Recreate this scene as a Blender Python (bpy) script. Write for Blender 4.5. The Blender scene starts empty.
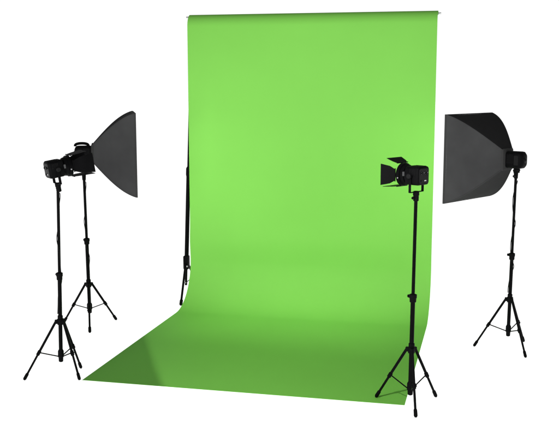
import bpy, bmesh, math, random
from mathutils import Vector, Matrix
random.seed(4)
C = bpy.context.scene.collection
scene = bpy.context.scene
PI = math.pi

# ------------------------------------------------------------------ helpers
def new_bm():
    return bmesh.new()

def obj(name, bm, mat, parent=None, smooth=True, angle=35):
    me = bpy.data.meshes.new(name)
    bmesh.ops.recalc_face_normals(bm, faces=bm.faces)
    bm.to_mesh(me); bm.free()
    me.materials.append(mat)
    if smooth:
        for p in me.polygons: p.use_smooth = True
        me.set_sharp_from_angle(angle=math.radians(angle))
    o = bpy.data.objects.new(name, me); C.objects.link(o)
    if parent: o.parent = parent
    return o

def thing(name, label, cat, loc=(0, 0, 0), rot=(0, 0, 0), group=None):
    o = bpy.data.objects.new(name, None); C.objects.link(o)
    o.empty_display_size = .1
    o.location = loc; o.rotation_euler = rot
    o['label'] = label; o['category'] = cat
    if group: o['group'] = group
    return o

def frame(d):
    d = d.normalized()
    a = Vector((0, 0, 1)) if abs(d.z) < .9 else Vector((1, 0, 0))
    u = a.cross(d).normalized(); v = d.cross(u)
    return u, v, d

def tube(bm, pts, r, n=12, cap=True):
    """tube through points; r a number or a list"""
    pts = [Vector(p) for p in pts]
    rs = r if isinstance(r, (list, tuple)) else [r] * len(pts)
    rings = []
    u0 = None
    for i, p in enumerate(pts):
        if i == 0: d = pts[1] - pts[0]
        elif i == len(pts) - 1: d = pts[-1] - pts[-2]
        else:
            d = (pts[i + 1] - pts[i]).normalized() + (pts[i] - pts[i - 1]).normalized()
            if d.length < 1e-6: d = pts[i + 1] - pts[i]
        if d.length < 1e-9: d = Vector((0, 0, 1))
        d.normalize()
        if u0 is None: u, v, _ = frame(d)
        else:
            u = (u0 - d * u0.dot(d)).normalized(); v = d.cross(u)
        u0 = u
        rings.append([bm.verts.new(p + u * rs[i] * math.cos(2 * PI * k / n) + v * rs[i] * math.sin(2 * PI * k / n)) for k in range(n)])
    for a, b in zip(rings, rings[1:]):
        for k in range(n):
            bm.faces.new((a[k], a[(k + 1) % n], b[(k + 1) % n], b[k]))
    if cap:
        bm.faces.new(rings[0][::-1]); bm.faces.new(rings[-1])

def lathe(bm, p0, axis, prof, n=32, cap=True):
    """prof: (distance along axis, radius)"""
    u, v, d = frame(Vector(axis)); p0 = Vector(p0)
    rings = [[bm.verts.new(p0 + d * s + (u * math.cos(2 * PI * k / n) + v * math.sin(2 * PI * k / n)) * r) for k in range(n)] for s, r in prof]
    for a, b in zip(rings, rings[1:]):
        for k in range(n):
            bm.faces.new((a[k], a[(k + 1) % n], b[(k + 1) % n], b[k]))
    if cap:
        bm.faces.new(rings[0][::-1]); bm.faces.new(rings[-1])

def box(bm, c, size, bevel=0.0, seg=2, mat=None):
    b2 = bmesh.new()
    bmesh.ops.create_cube(b2, size=1)
    bmesh.ops.scale(b2, vec=size, verts=b2.verts)
    if bevel > 0:
        bmesh.ops.bevel(b2, geom=b2.edges[:], offset=bevel, segments=seg, affect='EDGES', profile=.5)
    if mat is not None: bmesh.ops.transform(b2, matrix=mat, verts=b2.verts)
    bmesh.ops.translate(b2, vec=Vector(c), verts=b2.verts)
    me = bpy.data.meshes.new('tmp'); b2.to_mesh(me); b2.free()
    bm.from_mesh(me); bpy.data.meshes.remove(me)

def loft(bm, loops, cap=True):
    rings = [[bm.verts.new(p) for p in lp] for lp in loops]
    n = len(rings[0])
    for a, b in zip(rings, rings[1:]):
        for k in range(n):
            bm.faces.new((a[k], a[(k + 1) % n], b[(k + 1) % n], b[k]))
    if cap:
        bm.faces.new(rings[0][::-1]); bm.faces.new(rings[-1])
    return rings

def rrect(x, hw, hh, r, n=5, zc=0.0):
    """rounded rectangle loop in the plane x = const"""
    out = []
    r = min(r, hw, hh)
    for q, (sy, sz) in enumerate(((1, 1), (-1, 1), (-1, -1), (1, -1))):
        for k in range(n + 1):
            a = (q + k / n) * PI / 2
            out.append(Vector((x, sy * (hw - r) + r * math.cos(a), zc + sz * (hh - r) + r * math.sin(a))))
    return out

# ------------------------------------------------------------------ materials
def mat(name, col, rough=.5, spec=.5, metal=0.0, bump=0.0, bscale=200.0, var=0.0, vscale=6.0, emit=None, estr=0.0, coat=0.0):
    m = bpy.data.materials.new(name); m.use_nodes = True
    nt = m.node_tree; N = nt.nodes; L = nt.links
    b = N['Principled BSDF']
    b.inputs['Base Color'].default_value = (*col, 1)
    b.inputs['Roughness'].default_value = rough
    b.inputs['Specular IOR Level'].default_value = spec
    b.inputs['Metallic'].default_value = metal
    b.inputs['Coat Weight'].default_value = coat
    tc = N.new('ShaderNodeTexCoord')
    if var > 0:
        no = N.new('ShaderNodeTexNoise'); no.inputs['Scale'].default_value = vscale; no.inputs['Detail'].default_value = 6
        L.new(tc.outputs['Object'], no.inputs['Vector'])
        rp = N.new('ShaderNodeValToRGB')
        rp.color_ramp.elements[0].position = .3; rp.color_ramp.elements[1].position = .7
        rp.color_ramp.elements[0].color = (*[c * (1 - var) for c in col], 1)
        rp.color_ramp.elements[1].color = (*[min(1, c * (1 + var)) for c in col], 1)
        L.new(no.outputs['Fac'], rp.inputs['Fac']); L.new(rp.outputs['Color'], b.inputs['Base Color'])
        mr = N.new('ShaderNodeMapRange')
        mr.inputs['To Min'].default_value = max(0, rough - .12); mr.inputs['To Max'].default_value = min(1, rough + .12)
        L.new(no.outputs['Fac'], mr.inputs['Value']); L.new(mr.outputs['Result'], b.inputs['Roughness'])
    if bump > 0:
        n2 = N.new('ShaderNodeTexNoise'); n2.inputs['Scale'].default_value = bscale; n2.inputs['Detail'].default_value = 3
        L.new(tc.outputs['Object'], n2.inputs['Vector'])
        bp = N.new('ShaderNodeBump'); bp.inputs['Strength'].default_value = bump; bp.inputs['Distance'].default_value = .002
        L.new(n2.outputs['Fac'], bp.inputs['Height']); L.new(bp.outputs['Normal'], b.inputs['Normal'])
    if emit:
        b.inputs['Emission Color'].default_value = (*emit, 1); b.inputs['Emission Strength'].default_value = estr
    return m

M = {}
M['plastic'] = mat('black_plastic', (.0042, .0042, .0046), .52, .035, bump=.25, bscale=400, var=.3, vscale=14)
M['rear'] = mat('black_panel', (.006, .006, .0065), .45, .10, bump=.15, bscale=500, var=.25, vscale=20)
M['metal'] = mat('black_painted_metal', (.0038, .0038, .0042), .48, .035, bump=.1, bscale=250, var=.3, vscale=9)
M['tube'] = mat('black_anodised_tube', (.0032, .0032, .0035), .42, .035, var=.3, vscale=12)
M['rubber'] = mat('black_rubber', (.004, .004, .004), .8, .05, bump=.3, bscale=300)
M['shaded_fabric'] = mat('softbox_shaded_fabric', (.020, .020, .0205), .75, .05, bump=.5, bscale=900, var=.12, vscale=5)  # top and bottom panels: same cloth, shade put into its colour
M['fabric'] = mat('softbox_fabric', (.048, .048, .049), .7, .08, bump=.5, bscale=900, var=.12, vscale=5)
M['trim'] = mat('fabric_trim', (.045, .045, .045), .75, .06, bump=.4, bscale=700)
M['silver'] = mat('silver_lining', (.75, .75, .76), .35, .5, metal=.9, bump=.5, bscale=120)
M['diffuser'] = mat('white_diffuser_cloth', (.85, .85, .84), .9, .2, bump=.2, bscale=600)
M['steel'] = mat('bare_steel', (.45, .45, .46), .35, .5, metal=1.0, var=.15)
M['grey'] = mat('grey_print', (.35, .35, .36), .6, .3)
M['dial'] = mat('dark_grey_knob', (.009, .009, .0095), .5, .1, bump=.1)
M['latch'] = mat('grey_latch', (.06, .06, .062), .45, .3, bump=.1)
M['led'] = mat('white_print', (.6, .6, .6), .6, .3)
M['lens'] = mat('fresnel_glass', (.5, .5, .5), .12, .6, coat=.5)
M['cable'] = mat('black_cable', (.006, .006, .006), .55, .12)

# green seamless
def green():
    m = bpy.data.materials.new('green_vinyl'); m.use_nodes = True
    nt = m.node_tree; N = nt.nodes; L = nt.links
    b = N['Principled BSDF']
    tc = N.new('ShaderNodeTexCoord')
    n1 = N.new('ShaderNodeTexNoise'); n1.inputs['Scale'].default_value = 1.3; n1.inputs['Detail'].default_value = 8; n1.inputs['Roughness'].default_value = .6
    L.new(tc.outputs['Object'], n1.inputs['Vector'])
    rp = N.new('ShaderNodeValToRGB')
    rp.color_ramp.elements[0].position = .25; rp.color_ramp.elements[1].position = .75
    rp.color_ramp.elements[0].color = (.198, .550, .083, 1)
    rp.color_ramp.elements[1].color = (.208, .574, .089, 1)
    L.new(n1.outputs['Fac'], rp.inputs['Fac']); L.new(rp.outputs['Color'], b.inputs['Base Color'])
    mr = N.new('ShaderNodeMapRange'); mr.inputs['To Min'].default_value = .50; mr.inputs['To Max'].default_value = .64
    L.new(n1.outputs['Fac'], mr.inputs['Value']); L.new(mr.outputs['Result'], b.inputs['Roughness'])
    b.inputs['Specular IOR Level'].default_value = .05
    n2 = N.new('ShaderNodeTexNoise'); n2.inputs['Scale'].default_value = 260; n2.inputs['Detail'].default_value = 2
    L.new(tc.outputs['Object'], n2.inputs['Vector'])
    bp = N.new('ShaderNodeBump'); bp.inputs['Strength'].default_value = .08; bp.inputs['Distance'].default_value = .001
    L.new(n2.outputs['Fac'], bp.inputs['Height']); L.new(bp.outputs['Normal'], b.inputs['Normal'])
    return m
M['green'] = green()

# ------------------------------------------------------------------ setting: white floor with an added glow that washes out shadows
bm = new_bm()
n = 96
ring = [bm.verts.new((math.cos(2 * PI * k / n) * 120, math.sin(2 * PI * k / n) * 120, 0)) for k in range(n)]
bm.faces.new(ring)
M['floor'] = mat('glowing_white_floor', (.85, .85, .85), .8, .1, bump=.05, bscale=40, emit=(1, 1, 1), estr=.97)
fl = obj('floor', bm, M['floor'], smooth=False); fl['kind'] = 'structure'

# ------------------------------------------------------------------ the green backdrop
W, H, LEN = 2.72, 3.24, 2.91
RY, RR = .105, .105        # cross bar behind the sheet plane; the sheet hangs over it in a soft bend
RT = .13
bd = thing('green_backdrop', 'tall green seamless backdrop sweeping from its top roll down onto the white floor', 'backdrop')
def profile():
    pts = []
    zr = H - RT
    for k in range(4, 5):                        # short tail behind the bar
        pts.append((RY + .034, H - .20 + .04 * k))
    for k in range(1, 8):
        a = PI / 2 * k / 8
        pts.append((RY + .034 * math.cos(a), H - .03 + .03 * math.sin(a)))
    for k in range(0, 17):                       # over the bar and down the front
        a = PI / 2 * (1 - k / 16)
        pts.append((RY - RR * math.cos(a), zr + RT * math.sin(a)))
    y0 = RY - RR
    RZ, RX = .51, .53
    z = zr - .08
    while z > RZ + .04:
        pts.append((y0, z)); z -= .08
    for k in range(0, 29):
        a = k / 28 * PI / 2
        # super-ellipse: a natural paper sweep, tightest in the middle
        e = 2 / 2.0
        cx, cz = math.cos(a) ** e, math.sin(a) ** e
        pts.append((y0 - RX * (1 - cx), .004 + RZ * (1 - cz)))
    y = y0 - RX - .08
    while y > -LEN + .04:
        pts.append((y, .004)); y -= .08
    pts.append((-LEN, .004))
    return pts
prof = profile()
bm = new_bm()
nx = 44
grid = []
for (y, z) in prof:
    row = []
    for i in range(nx + 1):
        x = -W / 2 + W * i / nx
        dy = dz = 0.0
        if .01 < z < H - .2:
            dy = .003 * math.sin(x * 2.3 + z * .7) + .002 * math.sin(x * 5.1 - z * 1.9 + 1)
            dy *= min(1, (z - .01) / .3)
            dy -= .016 * math.exp(-((z - .74 - .02 * math.sin(x * 1.7)) / .13) ** 2)
        row.append(bm.verts.new((x, y + dy, z)))
    grid.append(row)
for a, b in zip(grid, grid[1:]):
    for i in range(nx):
        bm.faces.new((a[i], a[i + 1], b[i + 1], b[i]))
sheet = obj('sheet', bm, M['green'], bd, angle=80)
# support: cross bar on two uprights with fore and aft legs
st = thing('backdrop_stand', 'slim dark backdrop support, its pole peeking out along the sheet left edge', 'backdrop stand', (0, .2, 0))
bm = new_bm()
zb = H - .026
tube(bm, [(-W / 2 - .045, RY - .2, zb), (W / 2 + .03, RY - .2, zb)], .0085, 16)
tube(bm, [(-W / 2 + .01, RY - .2, zb), (W / 2 - .01, RY - .2, zb)], .022, 20)
obj('crossbar', bm, M['steel'], st)
for s in (-1, 1):
    xt, xb = (-1.346, -1.468) if s < 0 else (W / 2 - .06, W / 2 - .09)
    X = lambda z: xb + (xt - xb) * z / (H - RR)
    yo = -.085
    bm = new_bm()
    tube(bm, [(X(.42), yo, .42), (X(1.5), yo, 1.5)], .024, 16)
    tube(bm, [(X(1.5), yo, 1.5), (X(H - RR - .07), yo, H - RR - .07)], .016, 16)
    up = obj('upright', bm, M['tube'], st)
    bm = new_bm()
    tube(bm, [(X(1.44), yo, 1.44), (X(1.46), yo, 1.46), (X(1.53), yo, 1.53), (X(1.55), yo, 1.55)], [.025, .029, .029, .02], 16)
    obj('collar', bm, M['plastic'], up)
    bm = new_bm()
    box(bm, (X(.44), yo, .44), (.06, .08, .16), .012)
    hb = obj('hub', bm, M['plastic'], st)
    bm = new_bm()
    lathe(bm, (X(.40) + .02, yo - .038, .40), (0, -1, 0), [(0, .010), (.012, .010), (.014, .006)], 8)
    obj('bolt', bm, M['steel'], hb)
    bm = new_bm()
    tube(bm, [(xt, yo, H - RR - .09), (xt, RY - .2, H - RR)], .018, 14)
    box(bm, (xt, RY - .2, H - RR), (.05, .05, .05), .01)
    obj('clamp', bm, M['plastic'], st)
    for f in (-1, 1):
        xf = -1.40 if s < 0 else xb - .02
        yf = yo + f * (.36 if f > 0 else (.365 if s < 0 else .14))
        bm = new_bm()
        tube(bm, [(X(.42), yo + f * .025, .44), (xf, yf, .03)], .013, 12)
        lg = obj('leg', bm, M['tube'], st)
        bm = new_bm()
        d = Vector((xf - X(.42), yf - yo, -.41)).normalized()
        p = Vector((xf, yf, .03))
        tube(bm, [p - d * .06, p - d * .05, p, p + d * .012], [.014, .019, .019, .012], 12)
        obj('rubber_foot', bm, M['rubber'], lg)
        bm = new_bm()
        q = Vector((X(.42), yo + f * .025, .44)).lerp(p, .5)
        tube(bm, [(X(.2), yo, .2), q], .006, 8)
        obj('brace', bm, M['steel'], st)
    bm = new_bm()
    tube(bm, [(X(.42), yo, .42), (X(.17), yo, .17)], .014, 12)
    obj('lower_tube', bm, M['tube'], st)

# ------------------------------------------------------------------ light stands
def light_stand(label, cx, cy, feet, hub, collar, joint, top, lean, rp, cable=0):
    """feet: three offsets from the centre; lean: x/y offset of the pole per metre"""
    t = thing('light_stand', label, 'light stand', (cx, cy, 0), group='tripod light stands on the studio floor')
    P = lambda z: Vector((lean[0] * (z - collar), lean[1] * (z - collar), z))
    bm = new_bm()
    tube(bm, [P(collar - .03), P(joint)], rp, 18)
    tube(bm, [P(joint), P(top - .035)], rp * .76, 18)
    pole = obj('pole', bm, M['tube'], t)
    bm = new_bm()                                  # spigot
    tube(bm, [P(top - .04), P(top - .036), P(top + .0)], [rp * .9, rp * .9, .0085], 14)
    tube(bm, [P(top - .02), P(top + .012)], .008, 12)
    obj('spigot', bm, M['metal'], pole)
    bm = new_bm()                                  # locking collar with its knob
    tube(bm, [P(joint - .045), P(joint - .04), P(joint - .012), P(joint - .008), P(joint + .018), P(joint + .024)],
         [rp * 1.05, rp * 1.45, rp * 1.5, rp * 1.7, rp * 1.7, rp * .9], 20)
    c = obj('collar', bm, M['plastic'], t)
    bm = new_bm()
    kd = Vector((math.cos(2.6), math.sin(2.6), 0))
    lathe(bm, P(joint) + kd * rp * 1.2, kd, [(0, .006), (.012, .006), (.013, .013), (.026, .012), (.028, .009)], 10)
    obj('knob', bm, M['plastic'], c)
    bm = new_bm()                                  # leg hub
    tube(bm, [P(hub - .035), P(hub - .03), P(hub + .015), P(hub + .02), P(hub + .045), P(hub + .05)],
         [rp * 1.1, rp * 1.5, rp * 1.7, rp * 1.35, rp * 1.35, rp * 1.02], 20)
    for f in feet:
        d = Vector((f[0], f[1], 0)).normalized()
        m = Matrix.Rotation(math.atan2(d.y, d.x), 4, 'Z')
        box(bm, P(hub - .004) + d * (rp + .012), (.036, .024, .036), .005, 2, m)
    obj('hub', bm, M['plastic'], t)
    bm = new_bm()                                  # sliding brace collar
    tube(bm, [P(collar - .045), P(collar - .04), P(collar - .005), P(collar), P(collar + .05), P(collar + .065)],
         [rp * .75, rp * 1.15, rp * 1.25, rp * 1.55, rp * 1.5, rp * 1.05], 20)
    obj('brace_collar', bm, M['plastic'], t)
    for f in feet:
        F = Vector((f[0], f[1], .012)); d = Vector((f[0], f[1], 0)).normalized()
        h0 = P(hub - .004) + d * (rp + .022)
        ax = (F - h0).normalized()
        mid = h0.lerp(F, .54)
        side = Vector((-d.y, d.x, 0))
        bm = new_bm()                              # upper channel and thinner lower tube
        tube(bm, [h0 - ax * .012, mid], rp * .66, 12)
        tube(bm, [mid - ax * .01, F - ax * .02], rp * .56, 12)
        lg = obj('leg', bm, M['tube'], t)
        bm = new_bm()
        tube(bm, [F - ax * .062, F - ax * .052, F - ax * .008, F + ax * .004], [rp * .55, rp * .82, rp * .86, rp * .5], 14)
        obj('rubber_foot', bm, M['rubber'], lg)
        bm = new_bm()
        tube(bm, [mid - ax * .022, mid - ax * .018, mid + ax * .018, mid + ax * .024], [rp * .7, rp * .92, rp * .92, rp * .6], 12)
        lathe(bm, mid - side * rp * 1.2, side, [(0, rp * .35), (rp * 2.4, rp * .35)], 10)
        obj('clip', bm, M['plastic'], lg)
        bm = new_bm()
        tube(bm, [P(collar + .005) + d * rp * 1.2, mid - ax * .004], .0052, 8)
        obj('brace', bm, M['metal'], t)
    if cable:
        pts = []
        z = top - .06; k = 0
        zs = top - .06; ze = hub + .06
        nn = 240
        for k in range(nn + 1):
            z = zs + (ze - zs) * k / nn
            a = 2 * PI * cable * k / nn + .5 * math.sin(k * .07)
            r = rp * (1.0 if z < joint else .78) + .0022 + .0012 * (1 + math.sin(k * .13 + cable))
            pts.append(P(z) + Vector((math.cos(a) * r, math.sin(a) * r, 0)))
        bm = new_bm(); tube(bm, pts, .0034, 8)
        obj('cable', bm, M['cable'], t)
    return P(top) + Vector((cx, cy, 0))

def tri(R, th):
    return [(R * math.cos(th + k * 2 * PI / 3), R * math.sin(th + k * 2 * PI / 3)) for k in range(3)]

RP = .0165
top_barn = light_stand('black tripod stand on the right front corner of the green sheet, holding the small spotlight', 1.397, -2.858,
    [(1.12 - 1.397, -2.781 + 2.858), (1.467 - 1.397, -3.165 + 2.858), (.19, .19)], .445, .118, .862, 1.655, (.007, .0), .0175)
top_lf = light_stand('nearest black tripod stand at far left beside the pointed front left corner of the sheet', -1.575, -2.852,
    [(-.256, -.176), (.07, .235), (.2, -.072)], .492, .178, .89, 1.645, (.016, .008), RP, 1.6)
top_lb = light_stand('black tripod stand behind at left, holding the softbox left of the green sheet', -2.053, -1.230,
    tri(.312, .942), .441, .178, .90, 1.56, (-.010, -.004), .018, 1.3)
top_rs = light_stand('black tripod stand at far right, holding the softbox right of the green sheet', 2.163, -1.134,
    tri(.312, 1.05), .487, .172, .905, 1.665, (.010, 0), RP, 2.6)

# ------------------------------------------------------------------ spotlights with barn doors (local +x is the beam)
def spotlight(label, loc, axis, pitch, door_open, door_len=.118, ext=0.0):
    t = thing('spotlight', label, 'spotlight', loc, (0, -pitch, math.atan2(axis[1], axis[0])), 'black spotlights with barn doors')
    zc = .135                                   # optical axis above the spigot
    hw, hh = .072, .071
    bm = new_bm()
    loft(bm, [rrect(-.068, hw * .86, hh * .86, .016, 5, zc), rrect(-.062, hw * .96, hh * .96, .022, 5, zc), rrect(-.05, hw, hh, .024, 5, zc),
              rrect(.045, hw, hh, .024, 5, zc), rrect(.055, hw * .96, hh * .96, .022, 5, zc)])
    body = obj('body', bm, M['plastic'], t, angle=50)
    for s in (-1, 1):                           # cooling slots on the flanks
        bm = new_bm()
        for k in range(5):
            box(bm, (-.036 + .011 * k, s * hw, zc + .03), (.005, .005, .045), .001, 1)
        obj('vent', bm, M['rear'], body)
    bm = new_bm()
    for s in (-1, 1):
        box(bm, (-.02 + .0, s * .03, zc + hh + .001), (.09, .006, .004), .001, 1)
    obj('rail', bm, M['metal'], body)
    # rear control panel
    bm = new_bm()
    loft(bm, [rrect(-.067, hw * .8, hh * .8, .014, 5, zc), rrect(-.0715, hw * .78, hh * .78, .013, 5, zc)])
    pan = obj('control_panel', bm, M['rear'], t, angle=50)
    bm = new_bm()
    for y in (-.026, .020):
        lathe(bm, (-.0715, y, zc + .02), (-1, 0, 0), [(0, .011), (.010, .0105), (.012, .008)], 18)
    obj('dial', bm, M['dial'], pan)
    bm = new_bm()
    for y in (-.026, .020):
        box(bm, (-.084, y, zc + .026), (.002, .002, .008))
        for k in range(5):
            a = math.radians(-120 + 60 * k)
            box(bm, (-.0722, y + .0155 * math.sin(a), zc + .02 + .0155 * math.cos(a)), (.001, .002, .002))
    obj('dial_mark', bm, M['grey'], pan)
    bm = new_bm()
    for k in range(3):
        box(bm, (-.0722, -.006 - .008 * k, zc - .036), (.0012, .006, .008))
    obj('printed_mark', bm, M['led'], pan)
    bm = new_bm()
    box(bm, (-.074, .03, zc - .036), (.006, .016, .012), .001, 1)
    obj('switch', bm, M['dial'], pan)
    # barrel and ring
    bm = new_bm()
    lathe(bm, (.05, 0, zc), (1, 0, 0), [(0, .060), (.02, .066), (.022, .075), (.034, .078), (.05, .078), (.052, .088), (.074, .09), (.080, .088), (.080, .074), (.066, .072)], 40, cap=False)
    barrel = obj('barrel', bm, M['metal'], t, angle=30)
    for s in (-1, 1):
        bm = new_bm()
        box(bm, (.064, s * .076, zc + .012), (.016, .016, .034), .003, 1)
        obj('latch', bm, M['latch'], barrel)
        bm = new_bm()
        lathe(bm, (.110, s * .087, zc - .02), (0, s, 0), [(0, .006), (.005, .006), (.006, .004)], 10)
        obj('screw', bm, M['steel'], barrel)
    bm = new_bm()
    lathe(bm, (.114, 0, zc), (1, 0, 0), [(0, .073), (.002, .073), (.008, .06), (.012, .04), (.014, .012)], 40)
    obj('lens', bm, M['lens'], barrel, angle=60)
    # barn doors: a frame and four flaps
    bm = new_bm()
    b = .089
    for k in range(4):
        m = Matrix.Rotation(k * PI / 2, 4, 'X')
        v = m @ Vector((0, 0, b)); w = m @ Vector((0, 1, 0))
        hl = .05 if k % 2 else .066
        tube(bm, [Vector((.134, 0, zc)) + v - w * hl, Vector((.134, 0, zc)) + v + w * hl], .0045, 10)
    fr = obj('door_frame', bm, M['metal'], t)
    for k, ang in enumerate(door_open):         # top, near side(+y), bottom, -y
        m = Matrix.Rotation(-k * PI / 2, 4, 'X')
        a = math.radians(ang)
        ln = door_len * (.76 if k == 0 else 1)
        wi, wo = (.058, .088) if k % 2 else (.066, .050)
        if k % 2 == 0: wi, wo = .062, .092
        else: wi, wo = .044, .082
        bm = new_bm()
        lo = []
        for (u, w_) in ((0, wi), (.35, wi + (wo - wi) * .6), (1, wo)):
            x = .136 + math.cos(a) * ln * u; z = b + math.sin(a) * ln * u
            lo.append((x, z, w_))
        th = .0016
        nrm = Vector((-math.sin(a), 0, math.cos(a)))
        loops = []
        for (x, z, w_) in lo:
            p = Vector((x, 0, z))
            loops.append([m @ (p + Vector((0, -w_, 0)) + nrm * th), m @ (p + Vector((0, w_, 0)) + nrm * th), m @ (p + Vector((0, w_, 0)) - nrm * th), m @ (p + Vector((0, -w_, 0)) - nrm * th)])
        loops = [[q + Vector((0, 0, zc)) for q in lp] for lp in loops]
        loft(bm, loops)
        obj('barn_door', bm, M['metal'], t, angle=20)
    # yoke below
    bm = new_bm()
    for s in (-1, 1):
        box(bm, (0, s * (hw + .009), .075), (.022, .007, .135), .002, 1)
    box(bm, (0, 0, .009), (.022, 2 * hw + .018, .006), .002, 1)
    obj('yoke', bm, M['metal'], t)
    for s in (-1, 1):
        bm = new_bm()
        lathe(bm, (0, s * (hw + .008), zc), (0, s, 0), [(0, .012), (.008, .012), (.009, .020), (.024, .019), (.027, .015)], 10)
        obj('tilt_knob', bm, M['dial'], t, angle=25)
    bm = new_bm()                               # stand socket
    tube(bm, [(0, 0, -.062), (0, 0, -.058), (0, 0, -.02), (0, 0, -.016), (0, 0, .012), (0, 0, .016)], [.016, .021, .021, .024, .024, .016], 20)
    lathe(bm, (0, .018, -.035), (0, 1, 0), [(0, .006), (.014, .006), (.015, .012), (.026, .011)], 10)
    obj('socket', bm, M['plastic'], t)
    return t

spotlight('black spotlight with spread barn doors, in front of the right side of the green sheet', top_barn + Vector((0, 0, .012)), (-.855, .523), math.radians(0), (23, 22, 4, 28), .112)
spotlight('black spotlight at far left, overlapping the softbox light behind it', top_lf + Vector((0, 0, .012)), (.71, .70), math.radians(9), (5, 3, 2, 6), .17)

# ------------------------------------------------------------------ strobe heads
def strobe(label, loc, axis, zc, handle=True):
    t = thing('strobe_head', label, 'studio light', loc, (0, 0, math.atan2(axis[1], axis[0])), 'black strobe heads behind the softboxes')
    hw, hh = .066, .078
    bm = new_bm()
    loft(bm, [rrect(-.086, hw * .55, hh * .5, .03, 6, zc), rrect(-.078, hw * .82, hh * .78, .036, 6, zc), rrect(-.060, hw * .98, hh * .97, .034, 6, zc), rrect(-.04, hw, hh, .03, 6, zc),
              rrect(.068, hw, hh, .03, 6, zc), rrect(.078, hw * .95, hh * .95, .028, 6, zc)])
    body = obj('body', bm, M['plastic'], t, angle=50)
    for s in (-1, 1):
        bm = new_bm()
        for k in range(7):
            box(bm, (.006 + .009 * k, s * hw, zc + .012), (.0045, .006, .085), .001, 1)
        obj('vent', bm, M['rear'], body)
        bm = new_bm()
        loft(bm, [[Vector((p.y - .03, s * (hw + .0005), p.z)) for p in rrect(0, .022, .045, .008, 4, zc)], [Vector((p.y - .03, s * (hw + .004), p.z)) for p in rrect(0, .020, .043, .008, 4, zc)]])
        obj('side_plate', bm, M['dial'], body)
    bm = new_bm()                               # carrying handle
    hp = []
    for k in range(13 if handle else 0):
        a = PI * k / 12
        hp.append(Vector((-.012 - .066 * math.cos(a), 0, zc + hh - .006 + .030 * math.sin(a) ** .6)))
    if handle:
        tube(bm, hp, .014, 12)
        obj('handle', bm, M['rubber'], t)
    else: bm.free()
    bm = new_bm()
    lathe(bm, (-.083, 0, zc), (-1, 0, 0), [(0, .028), (.006, .027), (.008, .024)], 24)
    pan = obj('control_panel', bm, M['rear'], t)
    bm = new_bm()
    lathe(bm, (-.090, 0, zc + .004), (-1, 0, 0), [(0, .011), (.010, .010), (.012, .008)], 18)
    obj('dial', bm, M['dial'], pan)
    bm = new_bm()                               # speed ring plate
    loft(bm, [rrect(.078, .072, .072, .03, 6, zc), rrect(.088, .094, .100, .02, 6, zc), rrect(.098, .096, .102, .02, 6, zc)])
    obj('speed_ring', bm, M['trim'], t, angle=30)
    # tilting bracket
    bm = new_bm()
    for s in (-1, 1):
        box(bm, (-.005, s * .026, zc - hh - .012), (.034, .008, .062), .003, 1)
    tube(bm, [(-.005, -.04, zc - hh - .018), (-.005, .04, zc - hh - .018)], .016, 18)
    tube(bm, [(0, 0, -.055), (0, 0, -.05), (0, 0, -.01), (0, 0, zc - hh - .03), (0, 0, zc - hh - .012)], [.014, .018, .02, .021, .017], 18)
    obj('bracket', bm, M['plastic'], t)
    bm = new_bm()
    lathe(bm, (0, .014, -.03), (0, 1, 0), [(0, .006), (.014, .006), (.015, .012), (.028, .011)], 10)
    obj('tilt_lever', bm, M['dial'], t)
    return t

AXL = Vector((.9135, .407, 0)).normalized()
AXR = Vector((-.866, .50, 0)).normalized()
ZL, ZR = 1.79 - top_lb.z - .012, 1.795 - top_rs.z - .012
strobe('black strobe head with top handle behind the left softbox, partly behind the front spotlight', top_lb + Vector((0, 0, .012)), AXL, ZL)
strobe('black strobe head mounted behind the right softbox', top_rs + Vector((0, 0, .012)), AXR, ZR, False)

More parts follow.
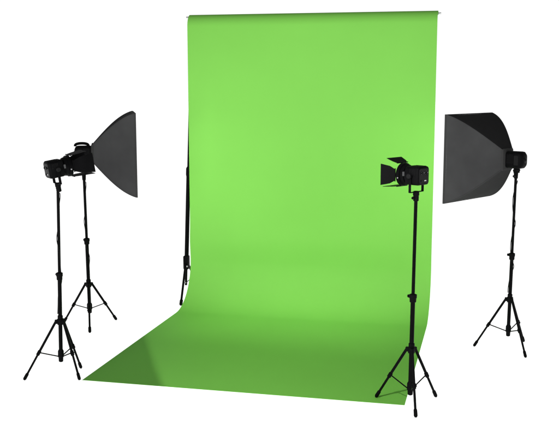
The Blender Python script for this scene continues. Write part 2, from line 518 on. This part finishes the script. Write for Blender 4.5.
# ------------------------------------------------------------------ softboxes (local +x is the opening)
SB = .82; SD = .412
def softbox(label, loc, axis):
    t = thing('softbox', label, 'softbox', loc, (0, 0, math.atan2(axis[1], axis[0])), 'square black softboxes')
    h0, h1 = .088, SB / 2
    ns, nw = 18, 14
    hs = lambda s: h0 + (h1 - h0) * (.36 * s + .64 * math.sin(s * PI / 2))
    for off in (0, -.004):
        for q in range(4):
            bm = new_bm(); rings = []
            for i in range(ns + 1):
                s = i / ns; h = hs(s) + off; row = []
                for k in range(nw + 1):
                    u = -1 + 2 * k / nw
                    d = h - .020 * math.sin(PI * s) * (1 - u * u)
                    y, z = {0: (d, -u * h), 1: (-u * h, -d), 2: (-d, u * h), 3: (u * h, d)}[q]
                    row.append(bm.verts.new((SD * s, y, z)))
                rings.append(row)
            for a, b in zip(rings, rings[1:]):
                for k in range(nw): bm.faces.new((a[k], a[k + 1], b[k + 1], b[k]))
            if off == 0: obj('panel', bm, M['shaded_fabric'] if q % 2 else M['fabric'], t, angle=40)
            else: obj('lining', bm, M['silver'], t, angle=40)
    for (sy, sz) in ((1, 1), (-1, 1), (-1, -1), (1, -1)):   # seam over each rod
        bm = new_bm()
        tube(bm, [(SD * i / ns, sy * hs(i / ns), sz * hs(i / ns)) for i in range(ns + 1)], .0035, 8)
        obj('seam', bm, M['fabric'], t)
    bm = new_bm()                                # front lip
    for q in range(4):
        m = Matrix.Rotation(q * PI / 2, 4, 'X')
        lp = []
        for (x, r_) in ((-.004, h1 + .002), (.012, h1 + .003), (.012, h1 - .004), (-.004, h1 - .005)):
            lp.append((x, r_))
        loft(bm, [[m @ Vector((SD + x, -r_, r_)) for x, r_ in lp], [m @ Vector((SD + x, r_, r_)) for x, r_ in lp]], cap=False)
    obj('front_lip', bm, M['trim'], t, angle=20)
    bm = new_bm()
    loft(bm, [rrect(.0, .092, .098, .018, 5), rrect(.014, h0 + .003, h0 + .003, .012, 5)], cap=False)
    obj('collar', bm, M['trim'], t)
    bm = new_bm()
    nn = 16
    g = [[bm.verts.new((SD - .012 + .01 * math.cos(PI * (i / nn - .5)) * math.cos(PI * (j / nn - .5)), -h1 + .005 + (2 * h1 - .01) * i / nn, -h1 + .005 + (2 * h1 - .01) * j / nn)) for j in range(nn + 1)] for i in range(nn + 1)]
    for i in range(nn):
        for j in range(nn):
            bm.faces.new((g[i][j], g[i + 1][j], g[i + 1][j + 1], g[i][j + 1]))
    obj('diffuser', bm, M['diffuser'], t)
    return t
def ring_at(top, ax, z, d=.096):
    return Vector((top.x, top.y, z)) + ax * d
rl = ring_at(top_lb, AXL, 1.79); rr_ = ring_at(top_rs, AXR, 1.795, .094)
softbox('black square softbox at left, seen side on with its opening towards the green sheet', rl, AXL)
softbox('black square softbox at right, seen from behind with side, top and bottom panels showing', rr_, AXR)

# ------------------------------------------------------------------ lamps
def area(name, loc, target, size, power, col=(1, 1, 1), spread=180):
    l = bpy.data.lights.new(name, 'AREA'); l.shape = 'RECTANGLE'
    l.size, l.size_y = size if isinstance(size, tuple) else (size, size)
    l.energy = power; l.color = col; l.spread = math.radians(spread)
    o = bpy.data.objects.new(name, l); C.objects.link(o)
    o.location = loc
    o.rotation_euler = (Vector(target) - Vector(loc)).to_track_quat('-Z', 'Y').to_euler()
    return o
pl = rl + AXL * (SD + .004); pr = rr_ + AXR * (SD + .004)
area('softbox_lamp_left', pl, pl + AXL, SB * .95, 8)
area('softbox_lamp_right', pr, pr + AXR, SB * .95, 5)
area('sheet_fill', (-1.7, -6.9, 1.75), (.15, 0, 1.5), 1.7, 28, spread=78)  # added out of view: evens out the light on the sheet and softbox sides
def spot(name, loc, axis, power, radius, blend=0.0):
    l = bpy.data.lights.new(name, 'SPOT'); l.energy = power; l.spot_size = PI; l.spot_blend = blend
    l.shadow_soft_size = radius
    o = bpy.data.objects.new(name, l); C.objects.link(o)
    o.location = loc; o.rotation_euler = Vector(axis).to_track_quat('-Z', 'Y').to_euler()
    return o
area('bend_fill', (-.2, -3.3, 4.1), (.0, -.36, .14), (2.8, .3), 5.4, spread=32)  # added out of view: narrow beam to brighten the bend of the sheet
# added unseen spot, no flag: its cut-off leaves the front left corner darker
spot('cutoff_fill', (-.651 + .446 * 3, -2.889 - .894 * 3, 3.1), (.895, .446, 0), 325, .05)

# ------------------------------------------------------------------ world: blank white glow added in front, dimmed behind and above to shape the light
w = bpy.data.worlds.new('World'); scene.world = w; w.use_nodes = True
nt = w.node_tree; N = nt.nodes; L = nt.links
bg = N['Background']
tc = N.new('ShaderNodeTexCoord'); sp = N.new('ShaderNodeSeparateXYZ')
L.new(tc.outputs['Generated'], sp.inputs['Vector'])
def mrange(a, b, sock):
    n = N.new('ShaderNodeMapRange'); n.interpolation_type = 'SMOOTHSTEP'
    n.inputs['From Min'].default_value = a; n.inputs['From Max'].default_value = b
    L.new(sock, n.inputs['Value']); return n.outputs['Result']
fy = mrange(.15, .55, sp.outputs['Y'])
fz = mrange(.23, .13, sp.outputs['Z'])
mu = N.new('ShaderNodeMath'); mu.operation = 'MULTIPLY'; L.new(fy, mu.inputs[0]); L.new(fz, mu.inputs[1])
mx = N.new('ShaderNodeMix'); mx.data_type = 'RGBA'
L.new(mu.outputs[0], mx.inputs['Factor'])
mx.inputs['A'].default_value = (.18, .18, .18, 1); mx.inputs['B'].default_value = (1.02, 1.02, 1.02, 1)
L.new(mx.outputs['Result'], bg.inputs['Color']); bg.inputs['Strength'].default_value = 1.0

# ------------------------------------------------------------------ camera
cam = bpy.data.cameras.new('Camera'); co = bpy.data.objects.new('Camera', cam); C.objects.link(co)
yaw, pit = -.228, .151
fw = Vector((math.sin(yaw) * math.cos(pit), math.cos(yaw) * math.cos(pit), -math.sin(pit)))
r = Vector((math.cos(yaw), -math.sin(yaw), 0)); u = r.cross(fw)
co.matrix_world = Matrix(((r.x, u.x, -fw.x, 1.963), (r.y, u.y, -fw.y, -9.83), (r.z, u.z, -fw.z, 2.486), (0, 0, 0, 1)))
cam.sensor_width = 36; cam.lens = 918.8 / 559 * 36
cam.clip_start = .1; cam.clip_end = 500
scene.camera = co

scene.render.engine = 'CYCLES'
scene.view_settings.view_transform = 'Standard'
scene.view_settings.look = 'None'
scene.view_settings.exposure = 0; scene.view_settings.gamma = 1
scene.cycles.max_bounces = 8
